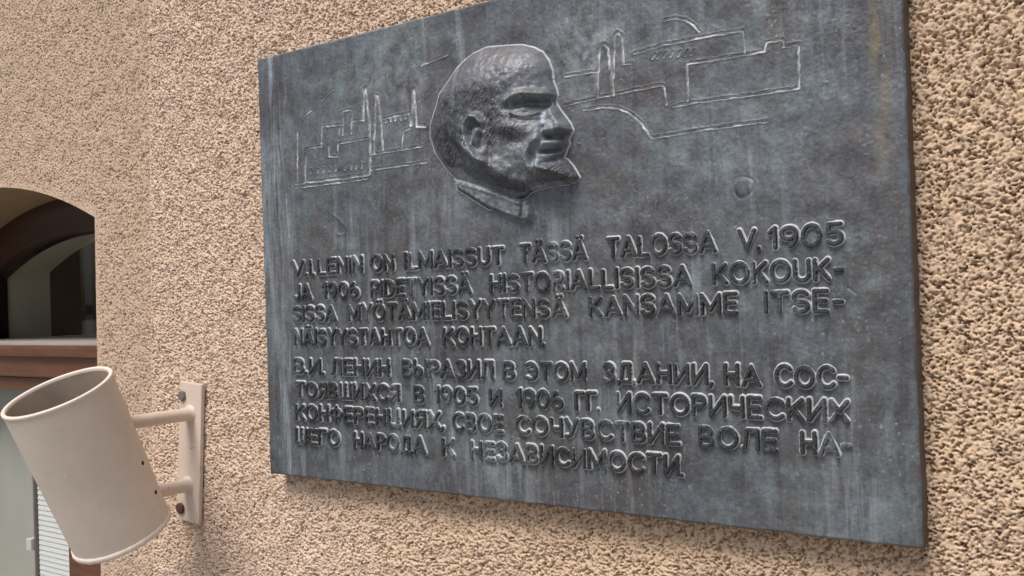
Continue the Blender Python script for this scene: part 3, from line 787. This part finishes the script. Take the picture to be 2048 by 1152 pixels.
def ridge(pts, amp, wd, taper=False):
    global Hp
    Hp = Hp + amp * np.exp(-(seg_dist(Xp, Zp, pts) / wd) ** 2) * fade


def blob(cx, cz, amp, rx, rz, ang=0):
    global Hp
    a = math.radians(ang); u = (Xp - cx) * math.cos(a) + (Zp - cz) * math.sin(a); v = -(Xp - cx) * math.sin(a) + (Zp - cz) * math.cos(a)
    Hp = Hp + amp * np.exp(-(u / rx) ** 2 - (v / rz) ** 2) * fade


fade = sstep(0.0, 0.010, dd)
# skull planes
blob(-0.03, 0.315, 0.004, .07, .05); blob(0.055, 0.300, 0.004, .035, .035); blob(0.02, 0.262, -0.004, .03, .02)
# neck lower than the jaw
neck = sstep(0.0, 0.030, -((Zp - 0.150) + 0.80 * (Xp + 0.025))) * sstep(-0.02, -.06, -(Xp + .16)) * (Xp < .06)
Hp -= 0.016 * neck * fade
# brow, socket, eye
ridge([(0.030, 0.2520), (0.045, 0.2600), (0.062, 0.2620), (0.082, 0.2580), (0.099, 0.2560)], 0.0095, 0.0075)
blob(0.0890, 0.2420, -0.0160, .0120, .0085, -10); blob(0.0690, 0.2455, -0.0140, .0150, .0062); blob(0.0450, 0.2440, -0.0095, .0140, .0052, 12)
blob(0.0640, 0.2350, -0.0080, .0260, .0110, -4)
blob(0.0570, 0.2345, 0.0065, .0110, .0060, -6)
ridge([(0.0360, 0.2310), (0.0450, 0.2262), (0.0580, 0.2232), (0.0720, 0.2245), (0.0800, 0.2285)], 0.0046, 0.0026)
ridge([(0.0380, 0.2210), (0.0480, 0.2165), (0.0600, 0.2140), (0.0800, 0.2140)], -0.0036, 0.0034)
# nose
ridge([(0.0960, 0.2380), (0.1060, 0.2230), (0.1190, 0.2040), (0.1230, 0.1960)], 0.0100, 0.0090)
blob(0.1000, 0.1940, 0.0090, .0090, .0075, 15)
blob(0.1200, 0.1960, 0.0075, .0100, .0080)
ridge([(0.0900, 0.1850), (0.1020, 0.1832), (0.1200, 0.1850)], -0.0130, 0.0045)
ridge([(0.0890, 0.2010), (0.0880, 0.1900), (0.0940, 0.1850)], -0.0070, 0.0036)
blob(0.0860, 0.2150, -0.0060, .0120, .0140, -40)
# cheek
blob(0.0300, 0.2060, 0.0080, .0260, .0120, -8)
blob(0.0460, 0.1820, -0.0085, .0200, .0120, 8)
blob(0.0020, 0.1900, -0.0030, .0150, .0250)
ridge([(0.0880, 0.1860), (0.0720, 0.1740), (0.0620, 0.1590), (0.0630, 0.1400), (0.0670, 0.1270)], 0.0060, 0.0050)
ridge([(0.0950, 0.1810), (0.0800, 0.1690), (0.0715, 0.1560), (0.0715, 0.1400)], -0.0042, 0.0038)
# moustache, mouth, lip
blob(0.1040, 0.1720, 0.0085, .0200, .0062, -6)
ridge([(0.0840, 0.1600), (0.1000, 0.1600), (0.1130, 0.1625)], -0.0115, 0.0032)
blob(0.1020, 0.1530, 0.0060, .0130, .0045, 8)
ridge([(0.0880, 0.1400), (0.1000, 0.1440), (0.1090, 0.1490)], -0.0085, 0.0036)
# beard
blob(0.1020, 0.1290, 0.0150, .0260, .0110, -14); blob(0.0950, 0.1075, -0.0120, .0320, .0060, 2)
blob(0.0740, 0.1200, 0.0040, .0140, .0150)
ridge([(0.0560, 0.1060), (0.0760, 0.1060), (0.1000, 0.1055)], -0.0090, 0.0050)
# jaw and throat folds
ridge([(-0.0080, 0.1480), (0.0100, 0.1260), (0.0340, 0.1140), (0.0540, 0.1060)], 0.0070, 0.0090)
blob(0.0240, 0.1380, 0.0055, .0150, .0110); blob(0.0120, 0.1160, -0.0070, .0100, .0070, -30); blob(0.0400, 0.1010, -0.0070, .0090, .0080)
ridge([(-0.030, 0.1260), (0.000, 0.1090), (0.0240, 0.0950)], 0.0035, 0.0060)
# ear
ridge([(-0.0200, 0.1520), (-0.0360, 0.1600), (-0.0510, 0.1780), (-0.0610, 0.2020), (-0.0590, 0.2220), (-0.0450, 0.2340), (-0.0290, 0.2310), (-0.0220, 0.2200)], 0.0115, 0.0062)
ridge([(-0.0200, 0.1420), (-0.0360, 0.1490), (-0.0520, 0.1640), (-0.0660, 0.1860), (-0.0720, 0.2080)], -0.0080, 0.0048)
ridge([(-0.0500, 0.2150), (-0.0400, 0.2205), (-0.0260, 0.2165)], -0.0095, 0.0042)
ridge([(-0.0520, 0.2050), (-0.0485, 0.1900), (-0.0410, 0.1760), (-0.0300, 0.1650)], -0.0065, 0.0035)
ridge([(-0.0470, 0.1860), (-0.0400, 0.1990), (-0.0330, 0.2080)], 0.0045, 0.0045)
ridge([(-0.0270, 0.1990), (-0.0310, 0.1880), (-0.0330, 0.1780)], -0.0080, 0.0042)
blob(-0.0270, 0.1660, 0.0085, .0095, .0095); blob(-0.0180, 0.1990, 0.0045, .0050, .0080)
ridge([(-0.0100, 0.1500), (-0.0120, 0.1640), (-0.0100, 0.1800)], -0.0050, 0.0045)
# hair: short combed strokes on the side and back of the head, smooth bald top
hairmask = np.maximum(sstep(0.045, -0.005, Xp + 0.55 * (Zp - 0.25)) * sstep(.150, .205, Zp), sstep(-.035, -.075, Xp)) * sstep(0.302, 0.276, Zp)
hairmask *= 1 - np.exp(-(((Xp + 0.043) / .034) ** 2 + ((Zp - .195) / .048) ** 2) ** 2)
bx = np.cos(np.radians(52)); 
n1 = band_noise(nz, nx, HR, 0.0065, 0.4, 1.0, 301)
# stretch along the combing direction by averaging shifted copies
hs = np.zeros_like(n1)
for q in range(-9, 10):
    hs += np.roll(np.roll(n1, int(round(q * 0.9)), 0), int(round(q * 0.55)), 1)
hs /= hs.std()
hl = band_noise(nz, nx, HR, 0.028, 0.4, 1.0, 305)
Hp += (0.00048 * hs + 0.00010 * hl) * hairmask * fade
bm_ = np.exp(-(((Xp - .105) / .04) ** 2 + ((Zp - .122) / .02) ** 2) ** 2)
Hp += 0.0009 * hs * bm_ * fade
Hp += (0.00030 * band_noise(nz, nx, HR, 0.019, 0.5, 1, 302) + 0.00016 * band_noise(nz, nx, HR, 0.006, 0.4, 1, 303)) * fade
Hp += 0.0004 * band_noise(nz, nx, HR, 0.03, 0.5, 1, 304) * fade * (Zp < 0.3)
# soften, seat on the plate
for _ in range(2):
    Hp = 0.5 * Hp + 0.125 * (np.roll(Hp, 1, 0) + np.roll(Hp, -1, 0) + np.roll(Hp, 1, 1) + np.roll(Hp, -1, 1))
cl = seg_dist(Xp, Zp, COLLAR[:4] + [(0.05, 0.078)])
cabove = np.where(inside(Xp, Zp, COLLAR), 0.0, cl)
Hp = Hp * (0.22 + 0.78 * sstep(0.0, 0.030, cabove)) 
Hp = np.where(dd > 0, np.maximum(Hp, 0.0015 + 0.0060 * sstep(0, 0.005, dd)), 0.0016)
SK = 0.0023
Hp = np.where(dd < -SK, -0.004, Hp)
V = np.stack([Xp.ravel(), (-PT - Hp).ravel(), (Zp + Z0).ravel()], 1)
under = (Xp > 0.02) & (Zp < 0.112)                # no pale rim under the beard
keep = (fc(np.where((dd > -SK) & ~under | (dd > 0), 1.0, 0.0)) > 0.01).ravel()
Vc, Fc = compact(V, grid_faces(nx, nz)[keep])
fd = fc(dd).ravel()[keep]
hm = fc(np.maximum(np.maximum(hairmask, 0.65 * bm_ * (dd > 0)), 0.9 * sstep(0.150, 0.120, Zp + 0.6 * Xp) * (Xp < 0.045))).ravel()[keep]  # the neck below the jaw takes the same darker bronze as the hair
mid = np.where(np.random.default_rng(5).random(len(fd)) < hm * 0.9, 2, 0)
mid = np.where(fd < 0.0004, 1, mid)  # lit edge and deposit along the outline, painted pale
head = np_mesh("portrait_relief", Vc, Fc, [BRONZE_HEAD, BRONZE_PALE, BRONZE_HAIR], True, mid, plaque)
head["label"] = "bald bearded man's head in high relief"
# coat collar
cx0, cx1, cz0, cz1 = -0.14, 0.062, 0.030, 0.150
nx, nz = int((cx1 - cx0) / HR) + 1, int((cz1 - cz0) / HR) + 1
Xc, Zc = np.meshgrid(np.linspace(cx0, cx1, nx), np.linspace(cz0, cz1, nz))
dc = seg_dist(Xc, Zc, COLLAR + COLLAR[:1]) * np.where(inside(Xc, Zc, COLLAR), 1, -1)
Hc = 0.015 * sstep(0, 0.010, dc) * (0.75 + 0.25 * sstep(-.12, .02, Xc)) + 0.0005 * band_noise(nz, nx, HR, 0.02, 0.5, 1, 310) * (dc > 0.002)
Hc += 0.011 * np.exp(-(seg_dist(Xc, Zc, COLLAR[:4]) / 0.007) ** 2) * sstep(0, .003, dc)
Hc -= 0.006 * np.exp(-(seg_dist(Xc, Zc, [(0.0290, 0.085), (0.0230, 0.0431)]) / 0.0028) ** 2) * sstep(0, .003, dc)
Hc = np.where(dc > 0, np.maximum(Hc, .001), -0.006)
V = np.stack([Xc.ravel(), (-PT - Hc).ravel(), (Zc + Z0).ravel()], 1)
keep = (fc(np.where(dc > 0, 1.0, 0.0)) > 0.01).ravel()
Vc, Fc = compact(V, grid_faces(nx, nz)[keep])
fd = fc(seg_dist(Xc, Zc, COLLAR[:4])).ravel()[keep]
np_mesh("coat_collar", Vc, Fc, [BRONZE_HEAD, BRONZE_GROOVE], True, (fd < 0.0022).astype(int), head)

# ------------------------------------------------------------------ floodlight tube on its wall bracket
lamp = tag(empty("wall_spotlight", (-0.975, 0, Z0 - 0.60)), "beige cylindrical spotlight on a wall bracket left of the plaque", "lamp")
TH = 0.401
axis = Vector((0, -math.sin(TH), math.cos(TH)))
top = Vector((-0.958, -0.344, Z0 - 0.253))
R1, R2, LN = 0.111, 0.104, 0.350
wob = lambda th, t: 0.006 * math.sin(2 * th + 1) + 0.003 * math.sin(3 * th + t * 9)
bot = top - axis * LN
m = MB()
m.lathe(bot, axis, [(R2 - .0030, 0.004), (R2 - .0004, 0.006), (R2, .02)] + [(R2 + (R1 - R2) * i / 12, LN * i / 12) for i in range(1, 12)] + [(R1 - .0003, LN - .002)], 96, wob)
shade = m.build("lamp_shade", LAMP_PAINT, lamp, True, 40)
m = MB()
m.lathe(bot, axis, [(R1 - .0003, LN - .004), (R1 + .0016, LN - .002), (R1 + .0016, LN + .0024), (R1 + .0002, LN + .0040), (R1 - .0055, LN + .0040), (R1 - .0070, LN + .002), (R1 - .0074, LN - .003)], 96, wob)
m.build("rim", RIM_PAINT, shade, True, 60)
m = MB()
m.lathe(bot, axis, [(R1 - .0074, LN - .003), (R1 - .0078, LN * .6), (R2 - .007, .10)], 96, wob)
m.build("inner_wall", LAMP_INSIDE, shade, True, 40)
m = MB()
m.lathe(bot, axis, [(R2 - .0072, .10), (R2 * .6, .112), (.0, .118)], 96)
m.build("lamp_lens", LAMP_GLASS, lamp, True, 40)
m = MB()   # rolled, dented lip at the bottom end and the end plate
lip = lambda th, t: wob(th, 0) + 0.006 * math.sin(17 * th) * math.sin(5 * th) + 0.004 * math.sin(29 * th)
m.lathe(bot, axis, [(R2 - .004, .010), (R2 + .0022, .008), (R2 + .0036, .003), (R2 + .0022, -.003), (R2 - .003, -.005), (R2 - .012, -.002)], 160, lip)
m.build("bottom_lip", RIM_PAINT, shade, True, 70)
m = MB(); m.lathe(bot, axis, [(R2 - .010, .004), (.05, .006), (0, .006)], 64); m.build("end_plate", LAMP_PAINT, shade, True, 40)

# bracket plate, hung a little out of true
br = Matrix.Translation((-0.980, 0, Z0 - 0.430)) @ Matrix.Rotation(math.radians(4.6), 4, 'Y') @ Matrix.Translation((0.980, 0, -Z0 + 0.430))
m = MB(); m.box(-1.0215, -0.9375, -0.014, -0.0035, Z0 - 0.5965, Z0 - 0.2630, 0.0025)
m.v = [tuple(br @ Vector(p)) for p in m.v]
plate = m.build("bracket_plate", BRACKET_PAINT, lamp)
for zc, xoff, wl in ((-0.338, -0.972, 0.196), (-0.508, -0.988, 0.128)):
    m = MB()
    m.lathe((xoff, -0.0135, Z0 + zc), (0.0, -1, 0), [(.023, 0), (.0185, .004), (.0160, .010), (.0155, .03), (.0155, wl - .0135)], 40)
    m.build("bracket_arm", BRACKET_PAINT, lamp, True, 45)
for zc, xoff, mt, lab in ((-0.295, -0.9965, STEEL, "grey upper bolt"), (-0.566, -1.0165, RUST, "rusty lower bolt")):
    m = MB()
    m.lathe((xoff, -0.0142, Z0 + zc), (0, -1, 0), [(.0135, 0), (.0135, .0045), (.0115, .0065), (0, .0072)], 6 if mt is STEEL else 20)
    b = m.build("bolt", mt, plate, True, 30); b["label"] = lab
# two dark holes in the tube's flank, with their grommets
for s_, ang in ((0.200, 33), (0.276, 35)):
    c = top - axis * s_
    e1 = Vector((1, 0, 0)); e2 = axis.cross(e1)
    a = math.radians(ang)
    rr = R1 + (R2 - R1) * s_ / LN
    nrm = e1 * math.cos(a) + e2 * math.sin(a)
    m = MB(); m.lathe(c + nrm * (rr - .003), nrm, [(.0050, 0), (.0050, .0038), (.0038, .0046), (0, .0046)], 18)
    m.build("screw", DARK_HOLE, shade, True, 40)
